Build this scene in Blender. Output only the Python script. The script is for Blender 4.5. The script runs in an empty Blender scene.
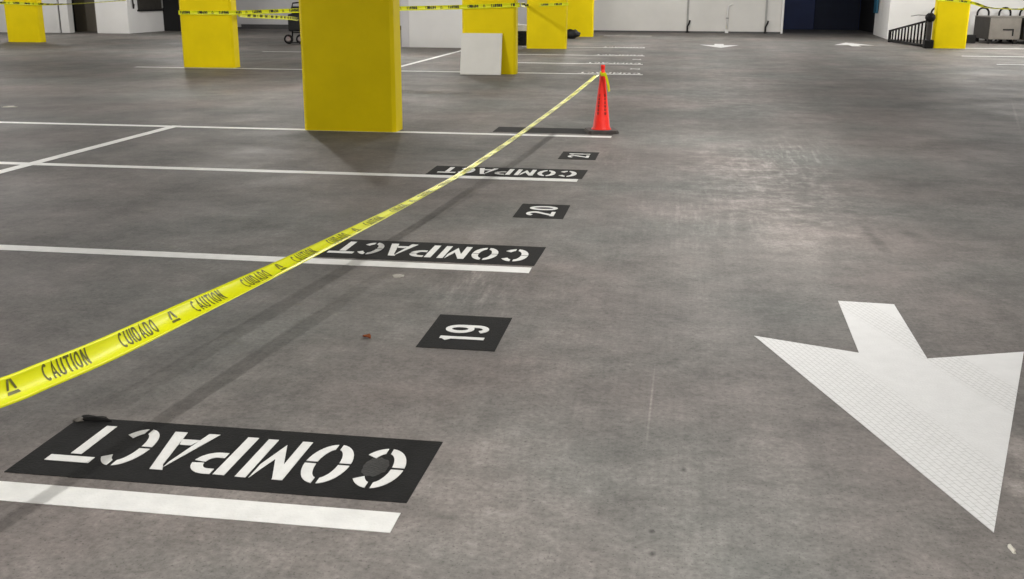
import bpy, bmesh, math, random
from mathutils import Vector, Matrix
random.seed(4)
PI = math.pi
scn = bpy.context.scene
COL = scn.collection

# ------------------------------------------------------------------ materials
def new_mat(name, color, rough=.6, metal=0.0, noise=0.0, nscale=8.0, bump=0.0, bscale=60.0, spec=.5, emit=None, estr=0):
    m = bpy.data.materials.new(name); m.use_nodes = True
    nt = m.node_tree; N = nt.nodes; L = nt.links
    b = N['Principled BSDF']
    b.inputs['Base Color'].default_value = (*color, 1)
    b.inputs['Roughness'].default_value = rough
    b.inputs['Metallic'].default_value = metal
    b.inputs['Specular IOR Level'].default_value = spec
    tc = N.new('ShaderNodeTexCoord')
    if noise:
        n = N.new('ShaderNodeTexNoise'); n.inputs['Scale'].default_value = nscale
        n.inputs['Detail'].default_value = 6; n.inputs['Roughness'].default_value = .6
        L.new(tc.outputs['Object'], n.inputs['Vector'])
        r = N.new('ShaderNodeMapRange'); r.inputs['From Min'].default_value = .3; r.inputs['From Max'].default_value = .7
        r.inputs['To Min'].default_value = 1-noise; r.inputs['To Max'].default_value = 1+noise*.5
        L.new(n.outputs['Fac'], r.inputs['Value'])
        v = N.new('ShaderNodeVectorMath'); v.operation = 'SCALE'
        v.inputs[0].default_value = color
        L.new(r.outputs['Result'], v.inputs['Scale'])
        L.new(v.outputs['Vector'], b.inputs['Base Color'])
    if bump:
        n2 = N.new('ShaderNodeTexNoise'); n2.inputs['Scale'].default_value = bscale; n2.inputs['Detail'].default_value = 4
        L.new(tc.outputs['Object'], n2.inputs['Vector'])
        bp = N.new('ShaderNodeBump'); bp.inputs['Strength'].default_value = bump; bp.inputs['Distance'].default_value = .01
        L.new(n2.outputs['Fac'], bp.inputs['Height']); L.new(bp.outputs['Normal'], b.inputs['Normal'])
    if emit:
        b.inputs['Emission Color'].default_value = (*emit, 1); b.inputs['Emission Strength'].default_value = estr
    return m

def concrete():
    m = bpy.data.materials.new('garage_concrete'); m.use_nodes = True
    nt = m.node_tree; N = nt.nodes; L = nt.links; b = N['Principled BSDF']
    geo = N.new('ShaderNodeTexCoord'); P = geo.outputs['Object']
    def noise(scale, detail=5, rough=.6, vec=None, sx=1, sy=1, rot=0):
        n = N.new('ShaderNodeTexNoise'); n.inputs['Scale'].default_value = scale
        n.inputs['Detail'].default_value = detail; n.inputs['Roughness'].default_value = rough
        mp = N.new('ShaderNodeMapping'); mp.inputs['Scale'].default_value = (sx, sy, 1); mp.inputs['Rotation'].default_value = (0, 0, rot)
        L.new(P, mp.inputs['Vector']); L.new(mp.outputs['Vector'], n.inputs['Vector'])
        return n.outputs['Fac']
    def rng(x, a, c, lo, hi, clamp=True):
        r = N.new('ShaderNodeMapRange'); r.clamp = clamp
        for k, v in (('From Min', a), ('From Max', c), ('To Min', lo), ('To Max', hi)): r.inputs[k].default_value = v
        L.new(x, r.inputs['Value']); return r.outputs['Result']
    def math_(op, x, y):
        n = N.new('ShaderNodeMath'); n.operation = op
        for i, v in enumerate((x, y)):
            if isinstance(v, (int, float)): n.inputs[i].default_value = v
            else: L.new(v, n.inputs[i])
        return n.outputs[0]
    mott = rng(noise(.45, 6, .62), .32, .68, .74, 1.24)
    med = math_('MULTIPLY', rng(noise(3.2, 6, .68), .3, .7, .76, 1.22), rng(noise(11, 6, .7), .3, .7, .80, 1.2))
    fine = rng(noise(45, 4, .7), .3, .7, .76, 1.26)
    pit = rng(noise(110, 2, .5), .30, .40, .60, 1.0)
    broom = rng(noise(1.0, 3, .6, sx=75, sy=2.2, rot=.08), .3, .7, .955, 1.045)
    track = rng(noise(1.0, 4, .6, sx=1.5, sy=.12), .3, .7, .88, 1.14)
    val = mott
    for x in (med, fine, pit, broom, track): val = math_('MULTIPLY', val, x)
    # scuffed, worn-pale places, oil spots and broad areas toned paler or darker, each at its own spot on the slab
    sep = N.new('ShaderNodeSeparateXYZ'); L.new(P, sep.inputs[0])
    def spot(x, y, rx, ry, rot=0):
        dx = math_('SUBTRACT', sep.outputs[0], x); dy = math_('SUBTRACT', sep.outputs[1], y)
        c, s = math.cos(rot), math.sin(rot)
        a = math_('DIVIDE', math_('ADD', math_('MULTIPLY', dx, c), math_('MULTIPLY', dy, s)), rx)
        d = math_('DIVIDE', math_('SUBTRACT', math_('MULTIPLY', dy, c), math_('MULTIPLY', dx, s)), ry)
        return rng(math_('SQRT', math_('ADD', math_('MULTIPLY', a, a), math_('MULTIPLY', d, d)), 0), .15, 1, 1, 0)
    scr = rng(noise(6, 6, .75), .46, .66, 0, 1)
    scr2 = rng(noise(2.0, 6, .75, sx=9, sy=1, rot=.3), .48, .62, 0, 1)
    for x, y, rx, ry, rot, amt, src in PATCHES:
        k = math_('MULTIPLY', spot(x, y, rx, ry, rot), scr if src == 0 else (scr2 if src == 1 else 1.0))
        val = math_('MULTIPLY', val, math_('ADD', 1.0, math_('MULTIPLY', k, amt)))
    hue = rng(noise(.6, 4, .55), .38, .62, 0, 1)
    mix = N.new('ShaderNodeMix'); mix.data_type = 'RGBA'
    mix.inputs['A'].default_value = (.160, .140, .130, 1); mix.inputs['B'].default_value = (.139, .138, .129, 1)
    L.new(hue, mix.inputs['Factor'])
    sc = N.new('ShaderNodeVectorMath'); sc.operation = 'SCALE'
    L.new(mix.outputs['Result'], sc.inputs[0]); L.new(val, sc.inputs['Scale'])
    L.new(sc.outputs['Vector'], b.inputs['Base Color'])
    L.new(rng(noise(1.2, 5, .6), .3, .7, .58, .78), b.inputs['Roughness'])
    b.inputs['Specular IOR Level'].default_value = .3
    bp = N.new('ShaderNodeBump'); bp.inputs['Strength'].default_value = .35; bp.inputs['Distance'].default_value = .004
    h = math_('ADD', noise(90, 4, .7), math_('MULTIPLY', noise(1.0, 3, .6, sx=75, sy=2.2, rot=.08), .8))
    L.new(h, bp.inputs['Height']); L.new(bp.outputs['Normal'], b.inputs['Normal'])
    return m

def paint_mat(name, color, wear=.12, tread=False, rough=.55):
    m = new_mat(name, color, rough, noise=wear, nscale=14, bump=.25, bscale=120)
    if tread:   # rows of faint tyre-tread prints running across the paint
        nt = m.node_tree; N = nt.nodes; L = nt.links; b = N['Principled BSDF']
        tc = N.new('ShaderNodeTexCoord')
        def band(off, rot, width):
            mp = N.new('ShaderNodeMapping'); mp.inputs['Rotation'].default_value = (0, 0, rot)
            L.new(tc.outputs['Object'], mp.inputs['Vector'])
            s = N.new('ShaderNodeSeparateXYZ'); L.new(mp.outputs['Vector'], s.inputs[0])
            br = N.new('ShaderNodeTexBrick'); br.inputs['Scale'].default_value = 22
            br.inputs['Mortar Size'].default_value = .045; br.inputs['Mortar Smooth'].default_value = .6
            br.inputs['Brick Width'].default_value = .9; br.inputs['Row Height'].default_value = .45
            br.inputs['Color1'].default_value = (0, 0, 0, 1); br.inputs['Color2'].default_value = (0, 0, 0, 1); br.inputs['Mortar'].default_value = (1, 1, 1, 1)
            L.new(mp.outputs['Vector'], br.inputs['Vector'])
            d = N.new('ShaderNodeMath'); d.operation = 'SUBTRACT'; L.new(s.outputs[1], d.inputs[0]); d.inputs[1].default_value = off
            a = N.new('ShaderNodeMath'); a.operation = 'ABSOLUTE'; L.new(d.outputs[0], a.inputs[0])
            r = N.new('ShaderNodeMapRange'); r.inputs['From Min'].default_value = width*.7; r.inputs['From Max'].default_value = width
            r.inputs['To Min'].default_value = 1; r.inputs['To Max'].default_value = 0; L.new(a.outputs[0], r.inputs['Value'])
            mu = N.new('ShaderNodeMath'); mu.operation = 'MULTIPLY'; L.new(r.outputs[0], mu.inputs[0]); L.new(br.outputs['Color'], mu.inputs[1])
            return mu.outputs[0]
        b1 = band(*TREAD[0]); b2 = band(*TREAD[1])
        mx = N.new('ShaderNodeMath'); mx.operation = 'MAXIMUM'; L.new(b1, mx.inputs[0]); L.new(b2, mx.inputs[1])
        k = N.new('ShaderNodeMath'); k.operation = 'MULTIPLY'; L.new(mx.outputs[0], k.inputs[0]); k.inputs[1].default_value = .7
        src = b.inputs['Base Color'].links[0].from_socket
        mix = N.new('ShaderNodeMix'); mix.data_type = 'RGBA'
        L.new(k.outputs[0], mix.inputs['Factor']); L.new(src, mix.inputs['A']); mix.inputs['B'].default_value = (.40, .40, .39, 1)
        L.new(mix.outputs['Result'], b.inputs['Base Color'])
    return m

PATCHES = [  # x, y, rx, ry, rot, amount, texture
    (.75, 8.2, .9, 2.8, .1, 1.1, 0), (.95, 9.5, .6, 2.0, -.2, .7, 1), (.25, 7.0, .8, 1.6, 0, .35, 1), (.9, 14, 1.6, 4, 0, .4, 0),
    (1.18, 6.35, .05, .55, .02, -.38, 2), (1.42, 6.5, .09, .40, .2, -.32, 2), (1.15, 3.1, .16, .40, 0, .9, 0), (1.10, 3.30, .09, .16, 0, .6, 2), (1.03, 3.02, .05, .08, 0, .7, 2), (-.95, 4.95, .30, .75, .1, .65, 1),
    (-.05, 3.5, .006, .45, -.01, .55, 2), (-1.25, 4.6, .6, .9, 0, .22, 0), (-.25, 2.4, 1.5, 1.2, 0, .45, 2),
    (-2.6, 3.6, .5, .6, 0, .25, 0), (.0, 18, 2.5, 5, 0, .22, 0), (2.0, 22, 3, 6, 0, .15, 0),
    (-1.62, 3.20, .40, .14, .2, -.3, 0), (-.60, 9.3, .3, 1.2, 0, .3, 1),
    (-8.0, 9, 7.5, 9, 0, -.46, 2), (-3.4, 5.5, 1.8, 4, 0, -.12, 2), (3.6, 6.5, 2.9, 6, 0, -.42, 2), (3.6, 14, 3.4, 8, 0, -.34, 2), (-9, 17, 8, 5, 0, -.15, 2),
    (4.0, 13.5, .02, 2.2, -.25, .40, 2), (.065, 2.98, .012, .022, 0, -.6, 2), (-.02, 2.58, .011, .016, 0, -.6, 2), (-.015, 2.46, .012, .02, 0, -.65, 2),
    (-5.5, 7.0, 2.0, 1.2, .2, .25, 0), (-2.6, 2.2, .8, .5, 0, -.35, 0), (.55, 3.3, .5, .35, 0, -.2, 0), (-.45, 3.85, .4, .3, 0, -.3, 0),
]
TREAD = [(.0, 0, .1), (.0, 0, .1)]
M = {}
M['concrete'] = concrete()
M['white_paint'] = paint_mat('white_road_paint', (.76, .76, .74), .10)
M['black_paint'] = paint_mat('black_stencil_paint', (.0085, .0085, .0085), .35, rough=.8)
M['black_paint'].node_tree.nodes['Principled BSDF'].inputs['Specular IOR Level'].default_value = .18
M['yellow'] = new_mat('yellow_column_paint', (.84, .655, .0), .6, spec=.15, noise=.06, nscale=2.5, bump=.1, bscale=40)
M['wall_white'] = new_mat('white_wall_paint', (.74, .735, .73), .7, noise=.05, nscale=1.2, bump=.08)
M['wall_grey'] = new_mat('pale_grey_wall_paint', (.62, .61, .59), .7, noise=.07, nscale=.9, bump=.08)
M['wall_shaded'] = new_mat('shaded_grey_wall', (.60, .59, .61), .7, noise=.07, nscale=1.2, bump=.08)
M['wall_brown'] = new_mat('dark_brown_grey_wall', (.17, .15, .12), .8, noise=.15, nscale=1.0)
M['dark'] = new_mat('black_void_shade', (.004, .004, .005), .8, noise=.2)  # darkness of the openings is put into this black
M['recess_dark'] = new_mat('near_black_recess_shade', (.008, .014, .040), .7, noise=.2)
M['navy'] = new_mat('blue_lit_recess_wall', (.014, .032, .125), .6, noise=.25, nscale=.8)  # the recess's dim blue light is put into this wall colour
M['skirting'] = new_mat('dark_wall_base_paint', (.07, .068, .07), .7, noise=.2)
M['ceiling'] = new_mat('ceiling_concrete', (.34, .335, .33), .8, noise=.1, nscale=.7)
M['tape'] = new_mat('glossy_yellow_plastic_tape', (.74, .76, .003), .36, spec=.35, noise=.04, nscale=6)
M['ink'] = new_mat('black_print_ink', (.11, .11, .010), .45, noise=.2)
M['ink_dark'] = new_mat('dark_print_ink', (.02, .02, .012), .5, noise=.2)
M['cone'] = new_mat('red_orange_cone_plastic', (.95, .03, .018), .5, spec=.3, noise=.10, nscale=14)
M['rubber'] = new_mat('black_rubber', (.011, .0105, .0105), .8, spec=.2, noise=.3, nscale=20)
M['cone_base'] = new_mat('dusty_black_rubber', (.085, .072, .068), .8, noise=.3, nscale=20)
M['board'] = new_mat('white_sheet_board', (.72, .71, .67), .6, noise=.05, nscale=3)
M['steel_dark'] = new_mat('dark_painted_steel', (.009, .0085, .009), .6, 0, spec=.2, noise=.25, nscale=14)
M['steel_grey'] = new_mat('grey_painted_steel', (.15, .138, .122), .55, .2, noise=.12, nscale=6)
M['steel_dim'] = new_mat('dim_grey_steel', (.04, .036, .032), .7, 0, spec=.25, noise=.3, nscale=6)
M['conduit'] = new_mat('grey_conduit', (.30, .30, .29), .5, .3, noise=.1)
M['teal'] = new_mat('teal_blue_panel', (.012, .11, .19), .5, noise=.1)
M['plastic_black'] = new_mat('black_plastic', (.010, .010, .011), .6, spec=.25, noise=.2)
M['leaf'] = new_mat('brown_leaf', (.42, .13, .04), .7, noise=.3, nscale=60)
M['chip'] = new_mat('pale_chip', (.6, .57, .5), .7, noise=.2, nscale=60)
M['blot'] = new_mat('grey_white_blot', (.36, .34, .30), .8, noise=.25, nscale=50)
M['hub'] = new_mat('pale_hub_plastic', (.40, .34, .33), .5, noise=.1)
M['lamp'] = new_mat('lamp_diffuser', (.9, .9, .9), .4, emit=(1, .98, .94), estr=3, noise=.02)
M['lamp_body'] = new_mat('lamp_housing', (.7, .7, .7), .5, noise=.03)

# ------------------------------------------------------------------ helpers
def obj(name, bm, mat, parent=None, smooth=False, loc=None):
    me = bpy.data.meshes.new(name)
    bmesh.ops.recalc_face_normals(bm, faces=bm.faces)
    bm.to_mesh(me); bm.free()
    me.materials.append(M[mat])
    if smooth:
        for p in me.polygons: p.use_smooth = True
    o = bpy.data.objects.new(name, me); COL.objects.link(o)
    if parent: o.parent = parent
    if loc: o.location = loc
    return o
def tag(o, label=None, cat=None, group=None, kind=None):
    if label: o['label'] = label
    if cat: o['category'] = cat
    if group: o['group'] = group
    if kind: o['kind'] = kind
    return o
def thing(name, label, cat, loc=(0, 0, 0), rz=0, group=None):
    o = bpy.data.objects.new(name, None); o.empty_display_size = .1; COL.objects.link(o)
    o.location = loc; o.rotation_euler = (0, 0, rz)
    return tag(o, label, cat, group)
def dup(root, loc, rz, label, group=None):
    r = root.copy(); COL.objects.link(r); r.location = loc; r.rotation_euler = (0, 0, rz); r['label'] = label
    if group: r['group'] = group
    for ch in list(root.children):
        c = ch.copy(); COL.objects.link(c); c.parent = r
        for g in list(ch.children):
            d = g.copy(); COL.objects.link(d); d.parent = c
    return r
def struct(name, bm, mat, loc=None):
    o = obj(name, bm, mat, loc=loc); o['kind'] = 'structure'; return o
def box(bm, x0, x1, y0, y1, z0, z1, bevel=0):
    vs = [bm.verts.new((x, y, z)) for z in (z0, z1) for x, y in ((x0, y0), (x1, y0), (x1, y1), (x0, y1))]
    fs = [bm.faces.new([vs[i] for i in q]) for q in ((3, 2, 1, 0), (4, 5, 6, 7), (0, 1, 5, 4), (1, 2, 6, 5), (2, 3, 7, 6), (3, 0, 4, 7))]
    if bevel:
        es = list({e for f in fs for e in f.edges})
        bmesh.ops.bevel(bm, geom=es, offset=bevel, segments=2, affect='EDGES', profile=.6)
    return bm
def B(*a, **k):
    bm = bmesh.new(); return box(bm, *a, **k)
def prism(bm, pts, z0, z1):
    lo = [bm.verts.new((x, y, z0)) for x, y in pts]; hi = [bm.verts.new((x, y, z1)) for x, y in pts]
    n = len(pts)
    bm.faces.new(list(reversed(lo))); bm.faces.new(hi)
    for i in range(n): bm.faces.new([lo[i], lo[(i+1) % n], hi[(i+1) % n], hi[i]])
    return bm
def tube(bm, pts, r, seg=10, caps=True):
    pts = [Vector(p) for p in pts]; rings = []
    rr = r if isinstance(r, (list, tuple)) else [r]*len(pts)
    nrm = None
    for i, p in enumerate(pts):
        t = (pts[min(i+1, len(pts)-1)] - pts[max(i-1, 0)]).normalized()
        if nrm is None:
            nrm = t.orthogonal().normalized()
        nrm = (nrm - t*nrm.dot(t)).normalized(); bi = t.cross(nrm)
        rings.append([bm.verts.new(p + (nrm*math.cos(2*PI*k/seg) + bi*math.sin(2*PI*k/seg))*rr[i]) for k in range(seg)])
    for a, b in zip(rings, rings[1:]):
        for k in range(seg): bm.faces.new([a[k], a[(k+1) % seg], b[(k+1) % seg], b[k]])
    if caps: bm.faces.new(list(reversed(rings[0]))); bm.faces.new(rings[-1])
    return bm
def lathe(bm, prof, seg=40, cap=True):
    rings = [[bm.verts.new((r*math.cos(2*PI*k/seg), r*math.sin(2*PI*k/seg), z)) for k in range(seg)] for r, z in prof]
    for a, b in zip(rings, rings[1:]):
        for k in range(seg): bm.faces.new([a[k], a[(k+1) % seg], b[(k+1) % seg], b[k]])
    if cap: bm.faces.new(list(reversed(rings[0]))); bm.faces.new(rings[-1])
    return bm

# ------------------------------------------------------------------ stencil lettering (strokes in a 0..w x 0..1 cell)
def arc(cx, cy, rx, ry, a0, a1, n=12):
    return [(cx+rx*math.cos(math.radians(a0+(a1-a0)*i/n)), cy+ry*math.sin(math.radians(a0+(a1-a0)*i/n))) for i in range(n+1)]
def ribbon(line, w):
    """outline quads of a polyline of width w (mitred)"""
    P = [Vector((x, y)) for x, y in line]; L, R = [], []
    for i, p in enumerate(P):
        d0 = (P[i]-P[i-1]).normalized() if i > 0 else (P[1]-P[0]).normalized()
        d1 = (P[i+1]-P[i]).normalized() if i < len(P)-1 else d0
        t = (d0+d1).normalized(); n = Vector((-t.y, t.x)); k = w/2/max(.45, n.dot(Vector((-d0.y, d0.x))))
        L.append(p+n*k); R.append(p-n*k)
    return [[tuple(R[i]), tuple(R[i+1]), tuple(L[i+1]), tuple(L[i])] for i in range(len(P)-1)]
def sector(cx, cy, rx, ry, s, a0, a1, g0, g1, n=9):
    """quads of a ring sector between two angles, its ends cut back square by half a slot"""
    out = []
    def ang(a, r, g, sg): return math.radians(a) + sg*g/2/r
    def pt(k, inner):
        ax, ay = (rx-s, ry-s) if inner else (rx, ry); r = (ax+ay)/2
        b0 = ang(a0, ay if abs(math.cos(math.radians(a0))) > .7 else ax, g0, 1); b1 = ang(a1, ay if abs(math.cos(math.radians(a1))) > .7 else ax, g1, -1)
        a = b0+(b1-b0)*k/n
        return (cx+ax*math.cos(a), cy+ay*math.sin(a))
    for k in range(n): out.append([pt(k, 0), pt(k+1, 0), pt(k+1, 1), pt(k, 1)])
    return out
def poly_letter(ch):
    """solid stencil pieces of a letter: list of convex polygons, cell width and height in metres-free units (height 1)"""
    s = .128
    if ch in 'CO':
        w = .50; q = []; g = .052
        for a0, a1 in (((38, 90), (90, 180), (180, 270), (270, 322)) if ch == 'C' else ((0, 90), (90, 180), (180, 270), (270, 360))):
            q += sector(w/2, .5, w/2, .5, s, a0, a1, 0 if a0 == 38 else g, 0 if a1 == 322 else g)
        return w, q
    if ch == 'M':
        w = .52; m = w/2; i = s*.92
        return w, [[(0, 0), (i, 0), (i, 1), (0, 1)], [(w-i, 0), (w, 0), (w, 1), (w-i, 1)],
                   [(i+.002, .97), (i+.002, .62), (m, .12), (m, .50)], [(m, .12), (w-i-.035, .66), (w-i-.035, 1.0), (m, .50)]]
    if ch == 'P':
        w = .46; q = [[(0, 0), (s, 0), (s, 1), (0, 1)]]
        q += ribbon([(s+.035, 1-s/2)] + arc(w-.22, .73, .22-s/2, .27-s/2, 90, 4, 8), s)
        q += ribbon(arc(w-.22, .73, .22-s/2, .27-s/2, -8, -90, 8) + [(s+.035, .46+s/2)], s)
        return w, q
    if ch == 'A':
        w = .56; x = w/2
        return w, [[(0, 0), (s*1.05, 0), (x-.025, .80), (x-.025, .93)], [(w-s*1.2, 0), (w, 0), (x+.10, 1), (x-.05, 1), (x+.01, .86)],
                   [(x-.115, .19), (w-s*1.2+.01-.035, .19), (w-s*1.2-.06, .34), (x-.07, .34)]]
    if ch == 'T':
        w = .52
        return w, [[(0, 1-s*1.15), (w, 1-s*1.15), (w, 1), (0, 1)], [(w/2-s/2, 0), (w/2+s/2, 0), (w/2+s/2, 1-s*1.15-.06), (w/2-s/2, 1-s*1.15-.06)]]
    return .3, []
def line_letter(ch, s):
    """stroke letters for numerals and tape print; returns width and convex pieces"""
    h = s/2
    S = {
     '1': (.22, [[(.0, .80), (.11, .97-h)], [(.13, 0), (.13, 1)]]),
     '2': (.50, [arc(.25, .72, .25-h, .28-h, 165, -20, 12) + [(h+.02, h)], [(0, h), (.5, h)]]),
     '0': (.50, [arc(.25, .5, .25-h, .5-h, 0, 180, 16), arc(.25, .5, .25-h, .5-h, 180, 360, 16)]),
     '9': (.50, [arc(.25, .67, .25-h, .33-h, 0, 360, 28), [(.5-h, .67), (.5-h, .33)] + arc(.25, .30, .25-h, .30-h, -10, -150, 10)]),
     '3': (.50, [arc(.25, .74, .25-h, .26-h, 160, -90, 12), arc(.25, .26, .25-h, .26-h, 90, -160, 12)]),
     'C': (.52, [arc(.26, .5, .26-h, .5-h, 50, 310, 14)]),
     'A': (.56, [[(h, 0), (.28, 1-h), (.56-h, 0)], [(.14, .32), (.42, .32)]]),
     'U': (.50, [[(h, 1), (h, .25)] + arc(.25, .25, .25-h, .25-h, 180, 360, 8) + [(.5-h, 1)]]),
     'T': (.50, [[(0, 1-h), (.5, 1-h)], [(.25, 0), (.25, 1-h)]]),
     'I': (.14, [[(.07, 0), (.07, 1)]]),
     'O': (.54, [arc(.27, .5, .27-h, .5-h, 0, 180, 8), arc(.27, .5, .27-h, .5-h, 180, 360, 8)]),
     'N': (.52, [[(h, 0), (h, 1)], [(h, 1-h*.3), (.52-h, h*.3)], [(.52-h, 0), (.52-h, 1)]]),
     'D': (.52, [[(h, 0), (h, 1)], [(h, 1-h)] + arc(.22, .5, .30-h, .5-h, 90, -90, 10) + [(h, h)]]),
     'V': (.5, [[(0, 1), (.25, h), (.5, 1)]]),
    }
    w, ls = S[ch]; q = []
    for l in ls: q += ribbon(l, s)
    return w, q

# ------------------------------------------------------------------ setting
H = 2.75
struct('floor', B(-27, 14, -6, 48, -.3, 0), 'concrete')
struct('ceiling', B(-27, 14, -6, 48, H, H+.25), 'ceiling')
struct('wall_back', B(-17.2, 3.53, 39.7, 40.0, 0, H), 'wall_grey')
bm = bmesh.new(); prism(bm, [(6.40, 35.6), (14, 35.6), (14, 36.2), (7.1, 36.2), (7.1, 39.7), (6.66, 39.7)], 0, H)
struct('wall_right', bm, 'wall_white')
struct('wall_over_opening', B(3.53, 7.4, 39.7, 40.0, 2.35, H), 'wall_grey')
struct('wall_recess_left', B(3.2, 3.5, 40.0, 44.5, 0, H), 'dark')
struct('wall_recess_right', B(6.9, 7.2, 39.95, 44.5, 0, H), 'dark')
struct('wall_recess_back', B(3.2, 7.2, 44.5, 44.8, 0, H), 'navy')
struct('recess_shade', B(5.15, 6.85, 44.40, 44.49, .0, 2.4), 'recess_dark')  # no door: dark sheet painting the recess's fade to black
struct('trim_1', B(3.46, 3.53, 39.62, 39.7, 0, H), 'wall_white')
# far left
struct('wall_left', B(-27, -20.96, 34, 34.3, 0, H), 'wall_white')
struct('wall_left_return', B(-20.89, -20.59, 34, 34.3, 0, H), 'wall_white')
struct('trim_2', B(-20.96, -20.89, 34.06, 34.3, 0, H), 'skirting')
struct('wall_left_alcove', B(-21.8, -19.6, 35.4, 35.6, 0, H), 'wall_brown')
struct('trim_3', B(-21.6, -21.18, 35.25, 35.4, 0, H), 'dark')
struct('wall_left_pier', B(-19.58, -18.42, 34, 36.5, 0, H), 'wall_white')
struct('opening_shade', B(-18.42, -17.2, 36.5, 36.7, 0, H), 'dark')  # black sheet across a dark opening, its shade put into the colour
struct('wall_left_far', B(-17.5, -17.2, 36.7, 39.7, 0, H), 'dark')
struct('wall_side', B(-27.3, -27, -6, 34.3, 0, H), 'wall_grey')
struct('wall_right_side', B(14, 14.3, -6, 36.2, 0, H), 'wall_grey')
struct('wall_front', B(-27, 14, -6.3, -6, 0, H), 'wall_grey')
# white wall stub in the middle distance
struct('wall_middle', B(-7.02, -4.7, 27.35, 27.65, 0, H), 'wall_white')
struct('wall_middle_return', B(-7.24, -7.02, 27.40, 27.65, 0, H), 'wall_shaded')  # stub's chamfer in shade, the shade put into the grey
struct('baseboard_back', B(-17.2, 3.46, 39.66, 39.7, 0, .055), 'skirting')
struct('baseboard_left', B(-16.8, -4.2, 39.58, 39.64, 0, .16), 'skirting')
# left stretch of the same back wall: its weaker light put into the grey
struct('wall_back_shade', B(-17.2, -4.6, 39.64, 39.7, .165, H), 'wall_shaded')
# joints and conduit on the back wall
for i, x in enumerate((.164, 2.925)):
    bm = bmesh.new(); box(bm, x-.035, x+.035, 39.66, 39.7, .0, H)
    struct('trim_%d' % (4+i), bm, 'conduit')

def conduit(label, x, top, bend):
    t = thing('wall_conduit', label, 'pipe', (x, 39.66, 0))
    bm = bmesh.new(); pts = [(0, 0, .10), (0, 0, top)]
    if bend: pts += [(.02, 0, top+.06), (.08, 0, top+.10), (.17, -.0, top+.11)]
    tube(bm, pts, .028, 10); obj('pipe', bm, 'wall_white' if bend else 'conduit', t, True)
    bm = B(-.06, .06, -.05, .04, .0, .12, bevel=.01); obj('floor_bracket', bm, 'wall_white' if bend else 'steel_dark', t)
    bm = B(-.05, .05, -.035, .03, .5, .54, bevel=.005); obj('clip', bm, 'conduit', t)
conduit('pale conduit with hooked top on the grey back wall beyond the far arrow', 1.57, .88, True)
for x, lab in ((.20, 'dark pipe stub at wall foot left of the pale conduit'), (2.955, 'dark pipe stub at wall foot beside the dark vehicle opening')):
    t = thing('pipe_stub', lab, 'pipe', (x, 39.60, 0))
    bm = bmesh.new(); tube(bm, [(-.03, 0, 0), (-.03, 0, .22), (.03, 0, .34), (.05, 0, .44)], .03, 10); obj('pipe', bm, 'steel_dark', t, True)
    obj('flange', B(-.09, .05, -.05, .05, 0, .05, bevel=.008), 'steel_dark', t)

# ------------------------------------------------------------------ columns
def column(name, label, x0, x1, y0, d=.30):
    bm = bmesh.new(); c = .035
    prism(bm, [(x0+c, y0), (x1-c, y0), (x1, y0+c), (x1, y0+d-c), (x1-c, y0+d), (x0+c, y0+d), (x0, y0+d-c), (x0, y0+c)], 0, H-.005)
    for v in bm.verts: v.co.x -= (x0+x1)/2; v.co.y -= y0+d/2
    o = obj(name, bm, 'yellow', loc=((x0+x1)/2, y0+d/2, 0))
    tag(o, label, 'column'); o['group'] = 'yellow garage columns'
    return o
column('column', 'large yellow column nearest the camera, left of the traffic cone', -3.862, -2.875, 10.55, .32)
column('column', 'yellow column with caution tape wrapped round it, left of the nearest column', -9.345, -8.315, 19.15)
column('column', 'yellow column with a white board leaning on its foot', -3.825, -2.872, 18.62)
column('column', 'yellow column just right of the one with the leaning board', -3.945, -2.925, 27.4)
column('column', 'farthest yellow column, half hidden behind another, against the grey wall', -3.87, -2.875, 35.1)
column('column', 'leftmost yellow column, before the white wall at far left', -18.63, -17.63, 27.6)
column('column', 'yellow column at right, between black railing and grey cabinet', 6.575, 7.41, 29.95)

# ------------------------------------------------------------------ painted floor markings
Z1, Z2, Z3 = .0015, .003, .0045
def floor_paint(name, polys, mat, z=Z1, parent=None, loc=(0, 0, 0), z0=0.0):
    bm = bmesh.new()
    for q in polys: prism(bm, q, z0, z)
    return obj(name, bm, mat, parent, loc=loc)
def stall_line(label, x0, x1, y, w=.112, skew=0.0, group='white stall lines'):
    o = floor_paint('parking_line', [[(x0, -w/2+skew), (x1, -w/2), (x1, w/2), (x0, w/2+skew)]], 'white_paint', loc=(0, y, 0))
    return tag(o, label, 'floor line', group)
stall_line('white stall line in the foreground, in front of the nearest COMPACT marking', -6.0, -.714, 2.512)
stall_line('white stall line below the COMPACT marking between numbers 19 and 20', -9.0, -.728, 5.258)
stall_line('white stall line below the COMPACT marking between numbers 20 and 21', -11.0, -.748, 8.015)
stall_line('white stall line running from the foot of the nearest column to the cone', -13.0, -.657, 10.60)
stall_line('white stall line passing the foot of the column with the leaning board', -10.25, -.66, 19.02, .125)
stall_line('thin white stall line, first one behind the column with the leaning board', -4.3, -.76, 21.80, .13)
stall_line('faint white line seen between the taped column and the nearest column', -9.95, -7.9, 24.62, .10)
stall_line('thin white stall line, second one behind the column with the leaning board', -4.3, -.83, 24.75, .13)
stall_line('thin white stall line beyond the fourth column, third behind the leaning board', -4.2, -.95, 28.35, .13)
stall_line('faint white stall line farthest away, near the foot of the grey back wall', -2.6, -1.0, 36.2, .12)
stall_line('white line on the right nearest the camera at the frame edge', 6.42, 8.8, 23.35, .11)
stall_line('white line in front of the right yellow column', 6.45, 9.5, 26.35, .11)
stall_line('white line at the foot of the grey cabinet on the right', 7.45, 11.0, 30.25, .16)
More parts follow.
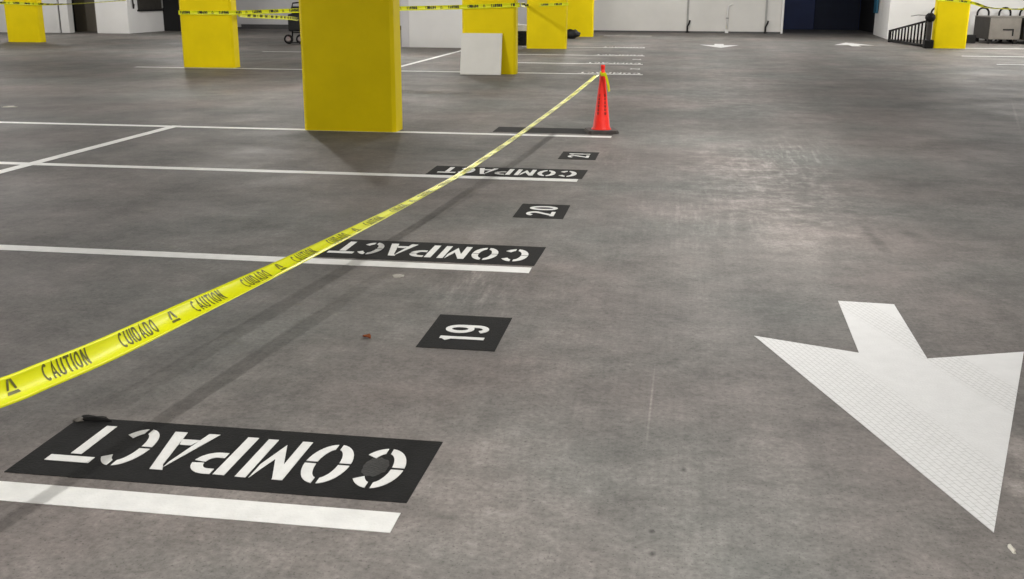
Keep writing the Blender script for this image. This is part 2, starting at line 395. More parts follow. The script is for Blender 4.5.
def back_line(label, x, y0, y1, w=.105):
    o = floor_paint('parking_line', [[(-w/2, y0), (w/2, y0), (w/2, y1), (-w/2, y1)]], 'white_paint', z=Z2, loc=(x, 0, 0), z0=Z1)
    return tag(o, label, 'floor line', 'white stall lines')
back_line('white line crossing the stall lines at far left', -5.33, 2.2, 10.66)
back_line('white line running back to the foot of the white middle wall', -5.36, 19.0, 27.34)

def compact(label, ox, oy, panel=True, letters=True, rub=0):
    """reads COMPACT from the far side; local u = reading direction (-x), v = up (-y)"""
    t = thing('stencilled_marking', label, 'floor marking', (ox, oy, 0), 0, 'COMPACT stall markings')
    if panel:
        floor_paint('black_panel', [[(-.626, -.216), (.622, -.213), (.632, .216), (-.630, .213)]], 'black_paint', parent=t)
    spans = {0: (-.775, -.926), 1: (-.945, -1.088), 2: (-1.113, -1.262), 3: (-1.297, -1.430), 4: (-1.432, -1.588), 5: (-1.606, -1.742), 6: (-1.744, -1.890)}
    hgt = .275
    for i, ch in enumerate('COMPACT'):
        if not letters: break
        bm = bmesh.new(); w, qs = poly_letter(ch); a, b = spans[i]
        for n, q in enumerate(qs):
            pts = []
            for x, y in q:
                pts.append((a + (b-a)*(x/w) + 1.335, (2.998 - hgt*y) - .024*(1-i/6) - 2.842))
            prism(bm, pts, Z1 if panel else 0, (Z2 if panel else Z1))
        obj('letter', bm, 'white_paint', t)
    if rub:
        bm = bmesh.new(); rr = random.Random(3); pts = []
        for k in range(28):
            a = 2*PI*k/28; r = .9+.16*rr.random()
            pts.append((.470+.040*r*math.cos(a), .0+.068*r*math.sin(a)))
        c = (.470, 0)
        for k in range(28): prism(bm, [c, pts[k], pts[(k+1) % 28]], Z1, Z1+.0004)
        bmesh.ops.remove_doubles(bm, verts=bm.verts, dist=1e-6)
        obj('paint_smear', bm, 'smear', t)
    return t
M['smear'] = paint_mat('grey_overspray', (.0135, .0135, .0135), .8)
compact('white COMPACT lettering on a black panel, in the left foreground', -1.335, 2.842, rub=1)
compact('white COMPACT lettering on a black panel between numbers 19 and 20', -1.343, 5.568)
compact('white COMPACT lettering on a black panel between numbers 20 and 21', -1.343, 8.305)
compact('plain black painted panel on the floor under the traffic cone', -1.275, 11.00, letters=False)
compact('faint white COMPACT lettering, nearest row beyond the traffic cone', -1.27, 19.30, panel=False)
compact('faint white COMPACT lettering, second row beyond the traffic cone', -1.37, 22.08, panel=False)
compact('faint white COMPACT lettering, third row beyond the traffic cone', -1.43, 25.03, panel=False)
compact('faint white COMPACT lettering, fourth row beyond the traffic cone', -1.52, 28.63, panel=False)

def number(label, ox, oy, txt, panel=True, wide=1.0, shift=0.0):
    """reads from the aisle: u = +y, v = -x"""
    t = thing('stencilled_number', label, 'floor marking', (ox, oy, 0), 0, 'stall numbers')
    if panel: floor_paint('black_panel', [[(-.164, -.229), (.164, -.229), (.164, .229), (-.164, .229)]], 'black_paint', parent=t)
    hgt = .188; k = hgt*.90*wide; s = .14
    ws = [line_letter(c, s)[0] for c in txt]; gap = .20
    tot = sum(ws)+gap*(len(txt)-1); u = -tot/2
    for c, w in zip(txt, ws):
        bm = bmesh.new()
        for n, q in enumerate(line_letter(c, s)[1]):
            prism(bm, [(-(y-.5)*hgt, shift+(u+x)*k) for x, y in q], Z1 if panel else 0, (Z2 if panel else Z1)+n*2e-5)
        obj('numeral', bm, 'white_paint', t)
        u += w+gap
number('white number 19 on a black floor panel', -.855, 4.19, '19', wide=1.3, shift=-.014)
number('white number 20 on a black floor panel', -.865, 6.80, '20', wide=1.55)
number('white number 21 on a small black floor panel near the cone', -.858, 9.29, '21', wide=1.5)
number('faint white stall number just beyond the traffic cone, nearest far row', -.86, 20.45, '22', False)
number('faint white stall number in the second far row beyond the cone', -.95, 23.4, '23', False)

# direction arrows
ARW = [(0, 0), (.538, 1.592), (.131, 1.440), (.144, 2.208), (-.107, 2.224), (-.127, 1.466), (-.533, 1.62)]
TREAD = [(.0, 0, 0), (0, 0, 0)]
_a = math.atan2(1.62, -.533)           # direction of the left edge, along which the tyre prints run
_rot = -(_a)
def _rotY(x, y, r): return x*math.sin(r)+y*math.cos(r)
TREAD = [(_rotY(-.22, 1.05, _rot)*1.0, _rot, .17), (_rotY(.10, 1.75, _rot), _rot, .10)]
M['arrow_paint'] = paint_mat('white_arrow_paint', (.67, .67, .668), .05, tread=True)
def arrow(label, x, y, rz, s=1.0):
    bm = bmesh.new()
    # concave outline: build from convex pieces that share an outline
    pts = [(px*s, py*s) for px, py in ARW]
    prism(bm, pts, 0, Z1)
    o = obj('floor_arrow', bm, 'arrow_paint', loc=(x, y, 0)); o.rotation_euler = (0, 0, rz)
    return tag(o, label, 'floor arrow', 'painted direction arrows')
arrow('big white painted arrow on the right, its tip towards the camera', .892, 2.721, 0)
arrow('small distant white arrow before the grey back wall, tip towards the camera', 1.02, 28.9, 0, 1.0)
arrow('small distant white arrow before the dark opening, tip pointing away', 4.75, 32.8, PI, 1.0)

# ------------------------------------------------------------------ caution tape
TW = .076
def smooth_path(P, n):
    """Catmull-Rom through rows of numbers"""
    out = []
    for i in range(len(P)-1):
        p0, p1, p2, p3 = P[max(i-1, 0)], P[i], P[i+1], P[min(i+2, len(P)-1)]
        for k in range(n):
            t = k/n
            out.append([.5*((2*b)+(-a+c)*t+(2*a-5*b+4*c-d)*t*t+(-a+3*b-3*c+d)*t**3) for a, b, c, d in zip(p0, p1, p2, p3)])
    out.append(list(P[-1])); return out
class Tape:
    """ribbon along a path; each row = x, y, z, lean (degrees of the tape's width from upright, about the run direction)"""
    def __init__(s, rows, n=8, width=TW, curl=.012):
        s.R = smooth_path(rows, n); s.w = width; s.curl = curl
        s.P = [Vector(r[:3]) for r in s.R]
        s.S = [0]
        for a, b in zip(s.P, s.P[1:]): s.S.append(s.S[-1]+(b-a).length)
        s.F = []
        for i, p in enumerate(s.P):
            t = (s.P[min(i+1, len(s.P)-1)]-s.P[max(i-1, 0)]).normalized()
            side = t.cross(Vector((0, 0, 1)))
            side = side.normalized() if side.length > 1e-4 else Vector((1, 0, 0))
            up = side.cross(t).normalized()
            a = math.radians(s.R[i][3]); c = up*math.cos(a)+side*math.sin(a); nn = t.cross(c).normalized()
            s.F.append((c, nn))
    def at(s, d, v, off=0):
        """point at run d, v in -1..1 across"""
        i = 0
        lo, hi = 0, len(s.S)-2
        while lo < hi:
            m = (lo+hi+1)//2
            if s.S[m] <= d: lo = m
            else: hi = m-1
        i = lo; k = (d-s.S[i])/max(1e-6, s.S[i+1]-s.S[i]); k = min(max(k, 0), 1)
        p = s.P[i].lerp(s.P[i+1], k); c = s.F[i][0].lerp(s.F[i+1][0], k).normalized(); n = s.F[i][1].lerp(s.F[i+1][1], k).normalized()
        return p + c*(v*s.w/2) + n*(s.curl*(v*v-.3) + off)
    def mesh(s, rows=9, th=.0006):
        bm = bmesh.new(); g = []
        for o in (th/2, -th/2):
            g.append([[bm.verts.new(s.at(d, -1+2*j/(rows-1), o)) for j in range(rows)] for d in s.S])
        for a, layer in enumerate(g):
            for r0, r1 in zip(layer, layer[1:]):
                for j in range(rows-1):
                    bm.faces.new([r0[j], r0[j+1], r1[j+1], r1[j]] if a == 0 else [r0[j+1], r0[j], r1[j], r1[j+1]])
        for r in range(len(s.S)-1):
            for j in (0, rows-1):
                bm.faces.new([g[0][r][j], g[0][r+1][j], g[1][r+1][j], g[1][r][j]])
        for r in (0, len(s.S)-1):
            for j in range(rows-1):
                bm.faces.new([g[0][r][j], g[0][r][j+1], g[1][r][j+1], g[1][r][j]])
        return bm
    def text(s, d0, d1, start, sides=(1,), v0=-.50, v1=.82, coarse=False, bold=.17):
        """print CAUTION CUIDADO and a small emblem again and again along the run"""
        bm = bmesh.new(); th = .0012
        def put(q, d, ux, sgn):
            # q in cell units, placed at run d, scaled
            vs = []
            for x, y in q:
                dd = d + x*ux
                vs.append(bm.verts.new(s.at(dd, v0+(v1-v0)*y, sgn*th)))
            bm.faces.new(vs)
        def subdiv(q, n):
            if n <= 1 or len(q) != 4: return [q]
            a, b, c, d = q
            L = lambda p, r, k: (p[0]+(r[0]-p[0])*k, p[1]+(r[1]-p[1])*k)
            return [[L(a, b, i/n), L(a, b, (i+1)/n), L(d, c, (i+1)/n), L(d, c, i/n)] for i in range(n)]
        for sgn in sides:
            d = start
            while d < d1:
                for word, gap in (('CAUTION', .15), ('CUIDADO', .07), ('*', .10)):
                    if word == '*':
                        u = .05
                        for q in ([(0, .1), (1, .1), (.9, .28), (.1, .28)], [(.1, .36), (.28, .36), (.5, .95), (.32, .95)], [(.72, .36), (.9, .36), (.68, .95), (.5, .95)]):
                            if d0 <= d <= d1-.06: put(q, d, u, sgn)
                        d += u+gap
                    else:
                        ux = .048
                        for ch in word:
                            w, qs = line_letter(ch, bold)
                            if d0 <= d <= d1-.06:
                                for q in qs:
                                    for k in subdiv(q, 1 if coarse else 3): put(k, d, ux, sgn)
                            d += (w+.12)*ux
                        d += gap
        return bm
def tape_thing(label, tp, span, start, group=None, sides=(1,), coarse=True, bold=.30):
    t = thing('caution_tape', label, 'tape')
    obj('strip', tp.mesh(), 'tape', t, True)
    obj('printed_lettering', tp.text(*span, start, sides, coarse=coarse, bold=bold), 'ink_dark' if coarse else 'ink', t)
    return t

# main tape: from the cone's neck, sagging towards the camera and off to the left
main = [(-1.95, 0.55, 0.66), (-1.9, 0.95, 0.58), (-1.83, 1.45, 0.495), (-1.765, 1.92, 0.435), (-1.722, 2.334, 0.383), (-1.706, 2.485, 0.372), (-1.677, 2.746, 0.357), (-1.643, 3.067, 0.347), (-1.625, 3.234, 0.343), (-1.584, 3.61, 0.334), (-1.534, 4.068, 0.325), (-1.439, 4.947, 0.316), (-1.377, 5.523, 0.315), (-1.301, 6.232, 0.321), (-1.23, 6.881, 0.349), (-1.13, 7.81, 0.395), (-0.958, 9.397, 0.496), (-0.816, 10.717, 0.602)]
vis = [1, 1, 1, 1, 1, 1, 1, .97, .94, .86, .76, .60, .50, .44, .42, .42, .42, .44]
rows = []
for (x, y, z), vr in zip(main, vis):
    # lean of the tape's width so that it turns slowly from facing the aisle to lying flatter and back
    vx, vz = x, z-1.4
    face = math.degrees(math.atan2(abs(vz), abs(vx)))      # how far the sight line dips, seen along the run
    lean = -(face + math.degrees(math.acos(vr)))
    rows.append((x, y, z, lean))
TP = Tape(rows, 8, TW, .010)
tm = tape_thing('yellow caution tape strung low across the foreground from the traffic cone', TP, (.3, TP.S[-1]-.15), 1.225, None, (1, -1), False, .14)

# ------------------------------------------------------------------ traffic cone
def cone(label, loc, rz):
    t = thing('traffic_cone', label, 'traffic cone', loc, rz)
    bm = bmesh.new(); s = .160; c = .03
    prism(bm, [(-s+c, -s), (s-c, -s), (s, -s+c), (s, s-c), (s-c, s), (-s+c, s), (-s, s-c), (-s, -s+c)], 0, .032)
    bmesh.ops.bevel(bm, geom=[e for e in bm.edges if abs(e.verts[0].co.z-e.verts[1].co.z) < 1e-5 and e.verts[0].co.z > .01], offset=.01, segments=2, affect='EDGES')
    obj('base', bm, 'cone_base', t)
    bm = bmesh.new()
    lathe(bm, [(.104, .030), (.102, .040), (.096, .046), (.088, .054), (.025, .600), (.0245, .618), (.020, .622), (.0195, .655), (.022, .660), (.022, .678), (.018, .685), (.012, .685), (.012, .62)], 40)
    obj('body', bm, 'cone', t, True)
    # stencilled marks running down the body, black
    def surf(a, z): 
        k = (z-.054)/(.600-.054); r = .088+(.025-.088)*k + .0012
        return (r*math.cos(a), r*math.sin(a), z)
    for a0 in (-2.05, -.95):
        bm = bmesh.new(); z = .19
        while z < .37:
            hgt = .03; 
            for q in ([(0, 0), (.9, 0), (.9, .3), (0, .3)], [(0, .35), (.3, .35), (.3, .8), (0, .8)], [(.6, .35), (.9, .35), (.9, .8), (.6, .8)]):
                vs = [bm.verts.new(surf(a0-rz + .30*(x-.45), z+hgt*y)) for x, y in q]; bm.faces.new(vs)
            z += .036
        obj('stencilled_text', bm, 'ink_dark', t)
    return t
C1 = cone('red orange traffic cone on a black base holding the caution tape', (-.785, 10.95, Z1+.0002), math.radians(14))
# tape end wound round the neck, with a tail hanging down on the right
ring = []
for k in range(0, 15):
    a = math.radians(250 - k*27); ring.append((-.785+.031*math.cos(a), 10.95+.031*math.sin(a), .607-.0012*k, 6))
wrap = Tape(ring, 3, .032, 0)
obj('neck_wrap', wrap.mesh(), 'tape', tm, True)
bm = bmesh.new()
g = []
TL = [((-.778, 10.912, .610), .020), ((-.757, 10.905, .600), .024), ((-.738, 10.90, .55), .022), ((-.722, 10.895, .49), .022), ((-.712, 10.895, .425), .018)]
for (p, w) in TL:
    p = Vector(p); g.append([bm.verts.new(p+Vector((-w/2, -.004, -.004))), bm.verts.new(p+Vector((w/2, .004, .004)))])
for a, b in zip(g, g[1:]): bm.faces.new([a[0], a[1], b[1], b[0]])
bmesh.ops.solidify(bm, geom=bm.faces[:], thickness=.001)
obj('hanging_tail', bm, 'tape', tm, True)
# the tape's other end hangs on a second cone out of view on the left
dup(C1, (-1.97, .50, 0), .4, 'traffic cone at the left end of the tape, outside the picture')

# ------------------------------------------------------------------ tapes in the background
def wrap_rows(x0, x1, y, z, d=.30):
    e = .012
    return x0, x1, y-e
# A: front of the taped column to the front of the board column, then on to the fourth column
A = Tape([(-9.325, 19.13, 1.004, 0), (-9.29, 19.128, 1.004, 0), (-8.75, 19.128, 1.004, 0), (-8.22, 19.128, 1.006, 0), (-8.15, 19.125, 1.01, 0), (-7.0, 18.95, 1.055, 0), (-5.5, 18.75, 1.095, 0), (-4.2, 18.62, 1.13, 0), (-3.83, 18.598, 1.142, 0), (-3.3, 18.598, 1.162, 0), (-2.85, 18.598, 1.182, 0), (-2.80, 18.63, 1.184, 0)], 6)
tape_thing('yellow caution tape stretched from the taped column to the leaning-board column', A, (.05, A.S[-1]-.05), .05, 'background caution tapes', (1, -1))
Bt = Tape([(-8.17, 19.17, .985, 0), (-8.165, 19.47, .95, 0), (-8.5, 22.5, .84, 0), (-9.3, 25.3, .74, 0), (-10.30, 28.12, .70, 0)], 6)
tape_thing('lower slack caution tape running from the taped column to the black hand trolley', Bt, (.4, Bt.S[-1]-.1), .5, 'background caution tapes', (1, -1))
A2 = Tape([(-2.82, 18.90, 1.18, 0), (-3.0, 20.6, 1.165, 0), (-3.38, 23, 1.12, 0), (-3.84, 26.6, 1.07, 0), (-3.93, 27.372, 1.07, 0), (-3.4, 27.37, 1.09, 0), (-2.875, 27.37, 1.11, 0)], 6)
tape_thing('thin caution tape between the board column and the column behind it', A2, (.4, A2.S[-1]-.1), .5, 'background caution tapes', (1, -1))
Lt = Tape([(-20.9, 27.4, 1.04, 0), (-19.6, 27.5, 1.04, 0), (-18.64, 27.57, 1.055, 0), (-18.1, 27.57, 1.045, 0), (-17.57, 27.565, 1.03, 20), (-17.56, 28.2, 1.02, 50), (-17.72, 29.6, 1.02, 70), (-18.05, 31.4, 1.04, 75), (-18.40, 33.95, 1.09, 60)], 6)
tape_thing('caution tape running from the leftmost column past the white pier', Lt, (.3, Lt.S[-1]-.2), .3, 'background caution tapes', (1, -1))
Rt = Tape([(6.56, 29.925, 1.24, 0), (6.9, 29.925, 1.23, 0), (7.43, 29.925, 1.17, 20), (7.9, 30.3, 1.06, 65), (8.43, 31.0, 1.02, 75), (9.05, 31.4, 1.005, 60), (10.2, 31.9, 1.02, 40), (13.95, 33.5, 1.2, 10)], 6)
tape_thing('caution tape running right from the right-hand column above the cabinets', Rt, (.1, Rt.S[-1]-.1), .2, 'background caution tapes', (1, -1))

# ------------------------------------------------------------------ leaning board
bm = B(-.36, .36, -.012, .012, 0, .725, bevel=.003)
o = obj('board', bm, 'board', loc=(-3.455, 18.385, .003)); o.rotation_euler = (math.radians(-16), 0, math.radians(2))
tag(o, 'white square board leaning against the foot of a yellow column', 'board')

# crate between the columns
t = thing('storage_crate', 'black slatted crate with a pale lid seen between two yellow columns', 'crate', (-4.18, 29.5, 0))
bm = bmesh.new()
for s in (-1, 1):
    for yy in (-.26, .26): box(bm, s*.30-.03, s*.30+.03, yy-.03, yy+.03, 0, .37)
for k in range(4): 
    z = .02+k*.09
    box(bm, -.32, .32, -.285, -.262, z, z+.07); box(bm, -.32, .32, .262, .285, z, z+.07)
    box(bm, -.325, -.302, -.26, .26, z, z+.07); box(bm, .302, .325, -.26, .26, z, z+.07)
box(bm, -.30, .30, -.26, .26, .03, .05)
obj('crate_body', bm, 'plastic_black', t)
obj('lid', B(-.35, .35, -.30, .30, .37, .53, bevel=.02), 'board', t)

# dark bundle by the farthest column
bm = bmesh.new(); bmesh.ops.create_icosphere(bm, subdivisions=3, radius=1); rr = random.Random(5)
from mathutils import noise as mnoise
for v in bm.verts:
    k = 1+.35*mnoise.noise(v.co*2.2)+.12*mnoise.noise(v.co*6)
    v.co = Vector((v.co.x*.26*k, v.co.y*.2*k, max(0, .13+v.co.z*.15*k)))
o = obj('rubbish_bag', bm, 'plastic_black', smooth=True, loc=(-3.42, 33.6, 0)); tag(o, 'black crumpled bag on the floor in front of the farthest column', 'bag')

# hand trolley partly behind the nearest column
t = thing('hand_trolley', 'black upright hand trolley on wheels, peeking out left of the nearest column', 'trolley', (-10.40, 28.4, 0))
bm = bmesh.new()
for s in (-1, 1): tube(bm, [(s*.2, .02, .12), (s*.2, .06, .6), (s*.2, .12, 1.0)], .02, 8)
tube(bm, [(-.2, .12, 1.0), (-.19, .15, 1.08), (0, .16, 1.10), (.19, .15, 1.08), (.2, .12, 1.0)], .02, 8)
for z in (.3, .5, .7): tube(bm, [(-.2, .04+z*.05, z), (.2, .04+z*.05, z)], .014, 8)
obj('frame', bm, 'steel_dark', t, True)
obj('toe_plate', B(-.24, .24, -.24, .02, .03, .05, bevel=.005), 'steel_dark', t)
bm = bmesh.new(); box(bm, -.23, .24, -.22, .0, .34, .80, bevel=.05); obj('load', bm, 'plastic_black', t)
bm = bmesh.new(); box(bm, -.14, .2, -.20, .01, .80, 1.0, bevel=.06); obj('load', bm, 'plastic_black', t)
for s in (-1, 1):
    bm = bmesh.new(); lathe(bm, [(.07, -.025), (.115, -.025), (.128, -.015), (.128, .015), (.115, .025), (.07, .025)], 28)
    bmesh.ops.rotate(bm, verts=bm.verts, cent=(0, 0, 0), matrix=Matrix.Rotation(PI/2 if s < 0 else PI/2, 3, 'X'))
    w = obj('wheel', bm, 'rubber', t, True, loc=(s*.16-.10, -.0+.06*(s > 0)-.12, .129))
    bm = bmesh.new(); lathe(bm, [(.075, -.03), (.02, -.036), (.02, .036), (.075, .03)], 24)
    bmesh.ops.rotate(bm, verts=bm.verts, cent=(0, 0, 0), matrix=Matrix.Rotation(PI/2, 3, 'X'))
    obj('hub', bm, 'hub', w, True)

# ------------------------------------------------------------------ left pier cabinet
t = thing('wall_cabinet', 'dark metal cabinet hung on the side of the white pier at left', 'cabinet', (-18.42, 35.5, 0))
obj('cabinet_body', B(.0, .07, -.80, .88, .76, 1.75, bevel=.01), 'steel_dim', t)
obj('edge_strip', B(.071, .085, .80, .89, .80, 1.74), 'conduit', t)
obj('bottom_rail', B(.0, .10, -.85, .90, .71, .76, bevel=.005), 'steel_dark', t)
bm = bmesh.new(); tube(bm, [(.04, -1.2, 1.2), (.06, -1.2, 1.05), (.04, -1.14, .82), (.03, -1.08, .95)], .025, 8); obj('hose', bm, 'steel_dim', t, True)

# ------------------------------------------------------------------ right side: railing, cabinets, racks
A0 = Vector((6.10, 33.5, 0)); A1 = Vector((6.43, 29.95, 0))
t = thing('railing', 'low black steel railing with sloping top left of the right yellow column', 'railing', A0)
def on(k): return (A1-A0)*k
bm = bmesh.new(); tube(bm, [on(0)+Vector((0, 0, .33)), on(1)+Vector((0, 0, .72))], .028, 8); obj('top_rail', bm, 'steel_dark', t, True)
bm = bmesh.new(); tube(bm, [on(0)+Vector((0, 0, .05)), on(1)+Vector((0, 0, .05))], .04, 8); obj('bottom_rail', bm, 'steel_dark', t, True)
for k in range(1, 12):
    u = k/12; bm = bmesh.new(); tube(bm, [on(u)+Vector((0, 0, .06)), on(u)+Vector((0, 0, .33+.39*u))], .025, 8); obj('baluster', bm, 'steel_dark', t, True)
bm = bmesh.new(); box(bm, -.035, .035, -.06, .06, 0, .35, bevel=.01); obj('end_post', bm, 'steel_dark', t)
bm = bmesh.new(); e = on(1); box(bm, e.x-.05, e.x+.06, e.y-.08, e.y+.08, 0, .85, bevel=.012); obj('end_post', bm, 'steel_dim', t)
bm = bmesh.new(); bmesh.ops.create_icosphere(bm, subdivisions=3, radius=1)
for v in bm.verts: v.co = Vector((e.x+v.co.x*.13, e.y-.02+v.co.y*.16, .79+v.co.z*.12*(1+.25*mnoise.noise(v.co*3))))
obj('post_head', bm, 'rubber', t, True)
bm = B(e.x-.10, e.x+.13, e.y-.16, e.y+.12, 0, .22, bevel=.03); obj('post_foot', bm, 'rubber', t)
bm = bmesh.new(); tube(bm, [(e.x, e.y, .84), (e.x-.28, e.y+.15, .85), (e.x-.45, e.y+.2, .82)], .012, 8); obj('lever', bm, 'conduit', t, True)

def cabinet(label, x0, x1, y0, y1, face):
    t = thing('equipment_cabinet', label, 'cabinet', ((x0+x1)/2, (y0+y1)/2, 0)); w = (x1-x0)/2; d = (y1-y0)/2
    obj('cabinet_body', B(-w, w, -d+.02, d, .12, .74, bevel=.012), 'steel_dim', t)
    obj('front_panel', B(-w+.015, w-.015, -d, -d+.02, .13, .73, bevel=.004), face, t)
    obj('top_plate', B(-w-.01, w+.01, -d-.01, d+.01, .74, .765, bevel=.005), 'steel_grey', t)
    for sx in (-1, 1):
        for sy in (-1, 1): obj('foot', B(sx*(w-.1)-.05, sx*(w-.1)+.05, sy*(d-.1)-.05, sy*(d-.1)+.05, 0, .12), 'steel_dark', t)
    bm = bmesh.new(); box(bm, -.06, .24, -d-.012, -d-.001, .385, .425); box(bm,   .20, .24, -d-.012, -d-.001, .23, .385)
    obj('handle_recess', bm, 'steel_dark', t)
    return t
cabinet('grey metal equipment cabinet standing right of the right yellow column', 8.73, 9.60, 32.95, 34.62, 'steel_grey')
cabinet('dark metal cabinet cut off by the right picture edge', 9.68, 10.75, 32.85, 34.62, 'steel_dim')
o = obj('floor_box', B(-.17, .17, -.2, .2, 0, .24, bevel=.03), 'rubber', loc=(8.30, 33.4, 0)); tag(o, 'low black box between the right yellow column and the grey cabinet', 'box')
def rack(label, x):
    t = thing('bike_rack', label, 'bike rack', (x, 35.1, 0), 0, 'hoop bike racks'); r = .165
    bm = bmesh.new(); tube(bm, [(-r, 0, 0.01), (-r, 0, .82)] + [(-r*math.cos(a*PI/10), 0, .82+r*math.sin(a*PI/10)) for a in range(1, 10)] + [(r, 0, .82), (r, 0, .01)], .029, 12)
    obj('hoop', bm, 'steel_dark', t, True)
    for s in (-1, 1): 
        bm = bmesh.new(); lathe(bm, [(.06, 0), (.06, .012), (.03, .014)], 20); obj('foot_plate', bm, 'steel_dark', t, loc=(s*r, 0, 0))
rack('black hoop bike rack half hidden at the left edge of the right column', 7.72)
rack('black hoop bike rack rising behind the left end of the grey cabinet', 9.07)
rack('black hoop bike rack rising behind the right end of the grey cabinet', 9.70)
rack('black hoop bike rack behind the dark cabinet at the right picture edge', 10.30)

o = obj('blue_panel', B(-.03, .03, -.42, .42, 0, 1.1, bevel=.01), 'teal', loc=(6.555, 39.0, .74)); o.rotation_euler = (0, 0, -.0634)
tag(o, 'teal blue panel hanging beside the dark vehicle opening', 'panel')

# ------------------------------------------------------------------ litter
bm = bmesh.new()
for q in range(1):
    g = []
    for i, (w, z) in enumerate(((.004, .002), (.014, .006), (.018, .010), (.012, .005), (.003, .003))):
        y = -.022+i*.011; g.append([bm.verts.new((-w, y, z+.006)), bm.verts.new((0, y, z*.4)), bm.verts.new((w, y, z+.005))])
    for a, b in zip(g, g[1:]):
        for j in (0, 1): bm.faces.new([a[j], a[j+1], b[j+1], b[j]])
bmesh.ops.solidify(bm, geom=bm.faces[:], thickness=.0012)
o = obj('dry_leaf', bm, 'leaf', loc=(-1.25, 4.04, .001)); o.rotation_euler = (0, 0, 1.1); tag(o, 'small brown dry leaf on the floor left of number 19', 'leaf')
def blob(name, label, cat, mat, loc, rx, ry, rz_, seed):
    bm = bmesh.new(); bmesh.ops.create_icosphere(bm, subdivisions=3, radius=1); off = Vector((seed*3.1, seed, 0))
    for v in bm.verts:
        k = 1+.5*mnoise.noise(v.co*1.8+off)
        v.co = Vector((v.co.x*rx*k, v.co.y*ry*k, max(0, v.co.z)*rz_*k))
    o = obj(name, bm, mat, smooth=True, loc=loc); tag(o, label, cat); return o
blob('paint_blot', 'pale round blot on the floor before the second stall line', 'blot', 'blot', (-1.379, 5.034, 0), .030, .034, .002, 1)
blob('paper_scrap', 'tiny pale chip on the floor beside the big arrow tip', 'scrap', 'chip', (.915, 2.639, 0), .007, .022, .003, 2)
blob('rubber_scrap', 'black rubber scrap at the far left corner of the nearest COMPACT panel', 'scrap', 'rubber', (-1.91, 3.045, .0015), .055, .016, .012, 3)
blob('rubber_scrap', 'grey lump at the very corner of the nearest COMPACT panel', 'scrap', 'steel_grey', (-1.957, 3.03, .0015), .02, .014, .01, 4)
blob('paper_scrap', 'crumpled pale scrap on the floor at the far left edge', 'scrap', 'chip', (-8.22, 12.05, 0), .10, .05, .012, 5)

# ------------------------------------------------------------------ lamps
def lamp(x, y, power, length=1.25, first=[None]):
    if first[0] is None:
        t = thing('ceiling_light', 'white strip light on the ceiling, above the picture', 'ceiling light', (x, y, H), 0, 'ceiling strip lights')
        obj('housing', B(-.08, .08, -.64, .64, -.06, -.001, bevel=.01), 'lamp_body', t)
        obj('diffuser', B(-.065, .065, -.62, .62, -.085, -.06), 'lamp', t)
        first[0] = t
    else:
        t = dup(first[0], (x, y, H), 0, first[0]['label'])
    ld = bpy.data.lights.new('strip', 'AREA'); ld.shape = 'RECTANGLE'; ld.size = .05; ld.size_y = length; ld.energy = power; ld.color = LCOL
    lo = bpy.data.objects.new('strip_light', ld); COL.objects.link(lo); lo.location = (x, y, H-.10)
FILL_GLOBES = [(-5.2, -1, 45), (-6.4, 6.0, 135), (5.0, -1, 10), (5.2, 6, 18), (-7.5, 9.5, 80), (-12, 6, 100), (-14, 14, 130), (-6.0, 14.6, 230), (-2.6, 14.4, 60), (5.5, 14, 60),
          (-10.5, 15, 110), (-12.0, 24.5, 150), (-16.5, 22.5, 190), (-21.5, 24, 210), (-20, 30.5, 150), (-15.5, 32, 130), (-5.6, 23.0, 190), (-3.2, 22.6, 90), (-3.2, 31.0, 170),
          (-10, 34, 190), (3, 34, 150), (-1.5, 36.0, 120), (6.5, 21, 100), (6.8, 26.5, 170), (9.8, 29.8, 360), (8.2, 32.0, 110), (11.5, 24, 120), (5.2, 31.5, 90)]
LCOL = (1, .975, .935)
for y, p in ((-3.0, 55), (1.0, 58), (6.0, 72), (10.2, 72)): lamp(.62, y, p, .7)
for y in range(14, 38, 3): lamp(.65, y, 27)
for y, p in ((-1.6, 28), (2.6, 26)): lamp(-1.40, y, p, .7)
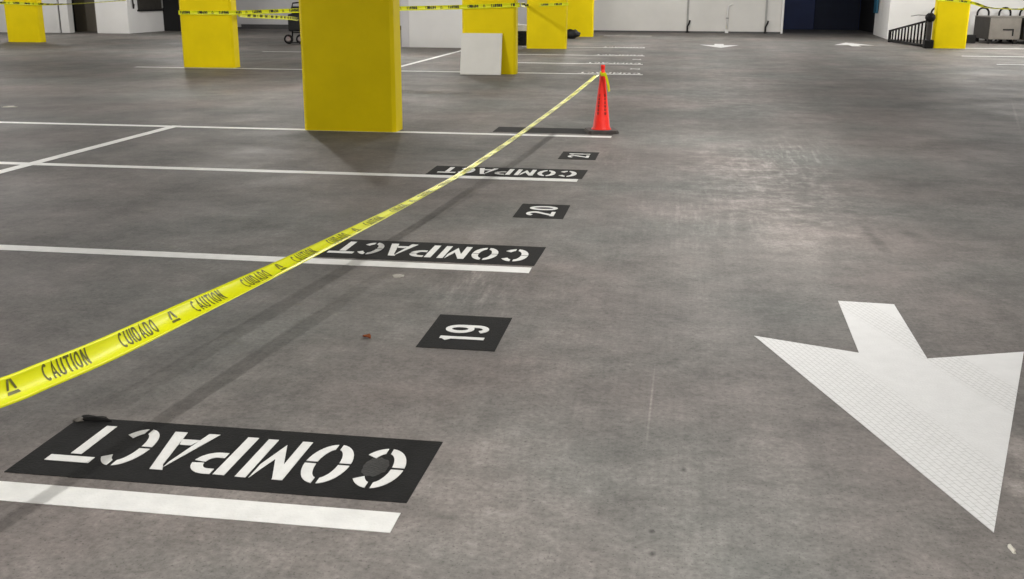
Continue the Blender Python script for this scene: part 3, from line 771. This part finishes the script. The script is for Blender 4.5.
def globe(x, y, power, color=(1, .975, .935), first=[None], lab='added round fill lamp on the ceiling, above the picture'):  # unseen fill lamps, added to brighten walls and columns
    if first[0] is None:
        t = thing('added_globe', lab, 'ceiling lamp', (x, y, H), 0, 'added fill lamps')
        bm = bmesh.new(); lathe(bm, [(.12, -.03), (.12, -.001)], 24); obj('mount', bm, 'lamp_body', t, True)
        bm = bmesh.new(); lathe(bm, [(.02, -.16), (.07, -.145), (.095, -.10), (.10, -.05), (.10, -.031)], 24); obj('diffuser', bm, 'lamp', t, True)
        first[0] = t
    else:
        t = dup(first[0], (x, y, H), 0, lab)
    ld = bpy.data.lights.new('globe', 'POINT'); ld.shadow_soft_size = .09; ld.energy = power; ld.color = color
    lo = bpy.data.objects.new('fill_globe_light', ld); COL.objects.link(lo); lo.location = (x, y, H-.28)
for x, y, p in FILL_GLOBES: globe(x, y, p)
globe(4.6, 42.2, 6, (.55, .7, 1), lab='added bluish fill lamp on the ceiling of the dark vehicle opening')  # added lamp, hidden behind the header, to lift the dark recess
# ------------------------------------------------------------------ world, camera, view
w = bpy.data.worlds.new('World'); scn.world = w; w.use_nodes = True
w.node_tree.nodes['Background'].inputs[0].default_value = (.5, .5, .5, 1); w.node_tree.nodes['Background'].inputs[1].default_value = .02
cd = bpy.data.cameras.new('Camera'); cam = bpy.data.objects.new('Camera', cd); COL.objects.link(cam)
cd.sensor_fit = 'HORIZONTAL'; cd.sensor_width = 36; cd.lens = 1050.63/1024*36; cd.clip_end = 200
pit, yaw, roll = .276058, .155450, .0037907
f = Vector((-math.sin(yaw)*math.cos(pit), math.cos(yaw)*math.cos(pit), -math.sin(pit)))
r0 = Vector((math.cos(yaw), math.sin(yaw), 0)); u0 = r0.cross(f)
r = r0*math.cos(roll)+u0*math.sin(roll); u = u0*math.cos(roll)-r0*math.sin(roll)
cam.matrix_world = Matrix(((r.x, u.x, -f.x, 0), (r.y, u.y, -f.y, 0), (r.z, u.z, -f.z, 1.4), (0, 0, 0, 1)))
scn.camera = cam
vs = scn.view_settings; vs.view_transform = 'Standard'; vs.look = 'None'; vs.gamma = 1; vs.use_curve_mapping = False; vs.exposure = 0.28
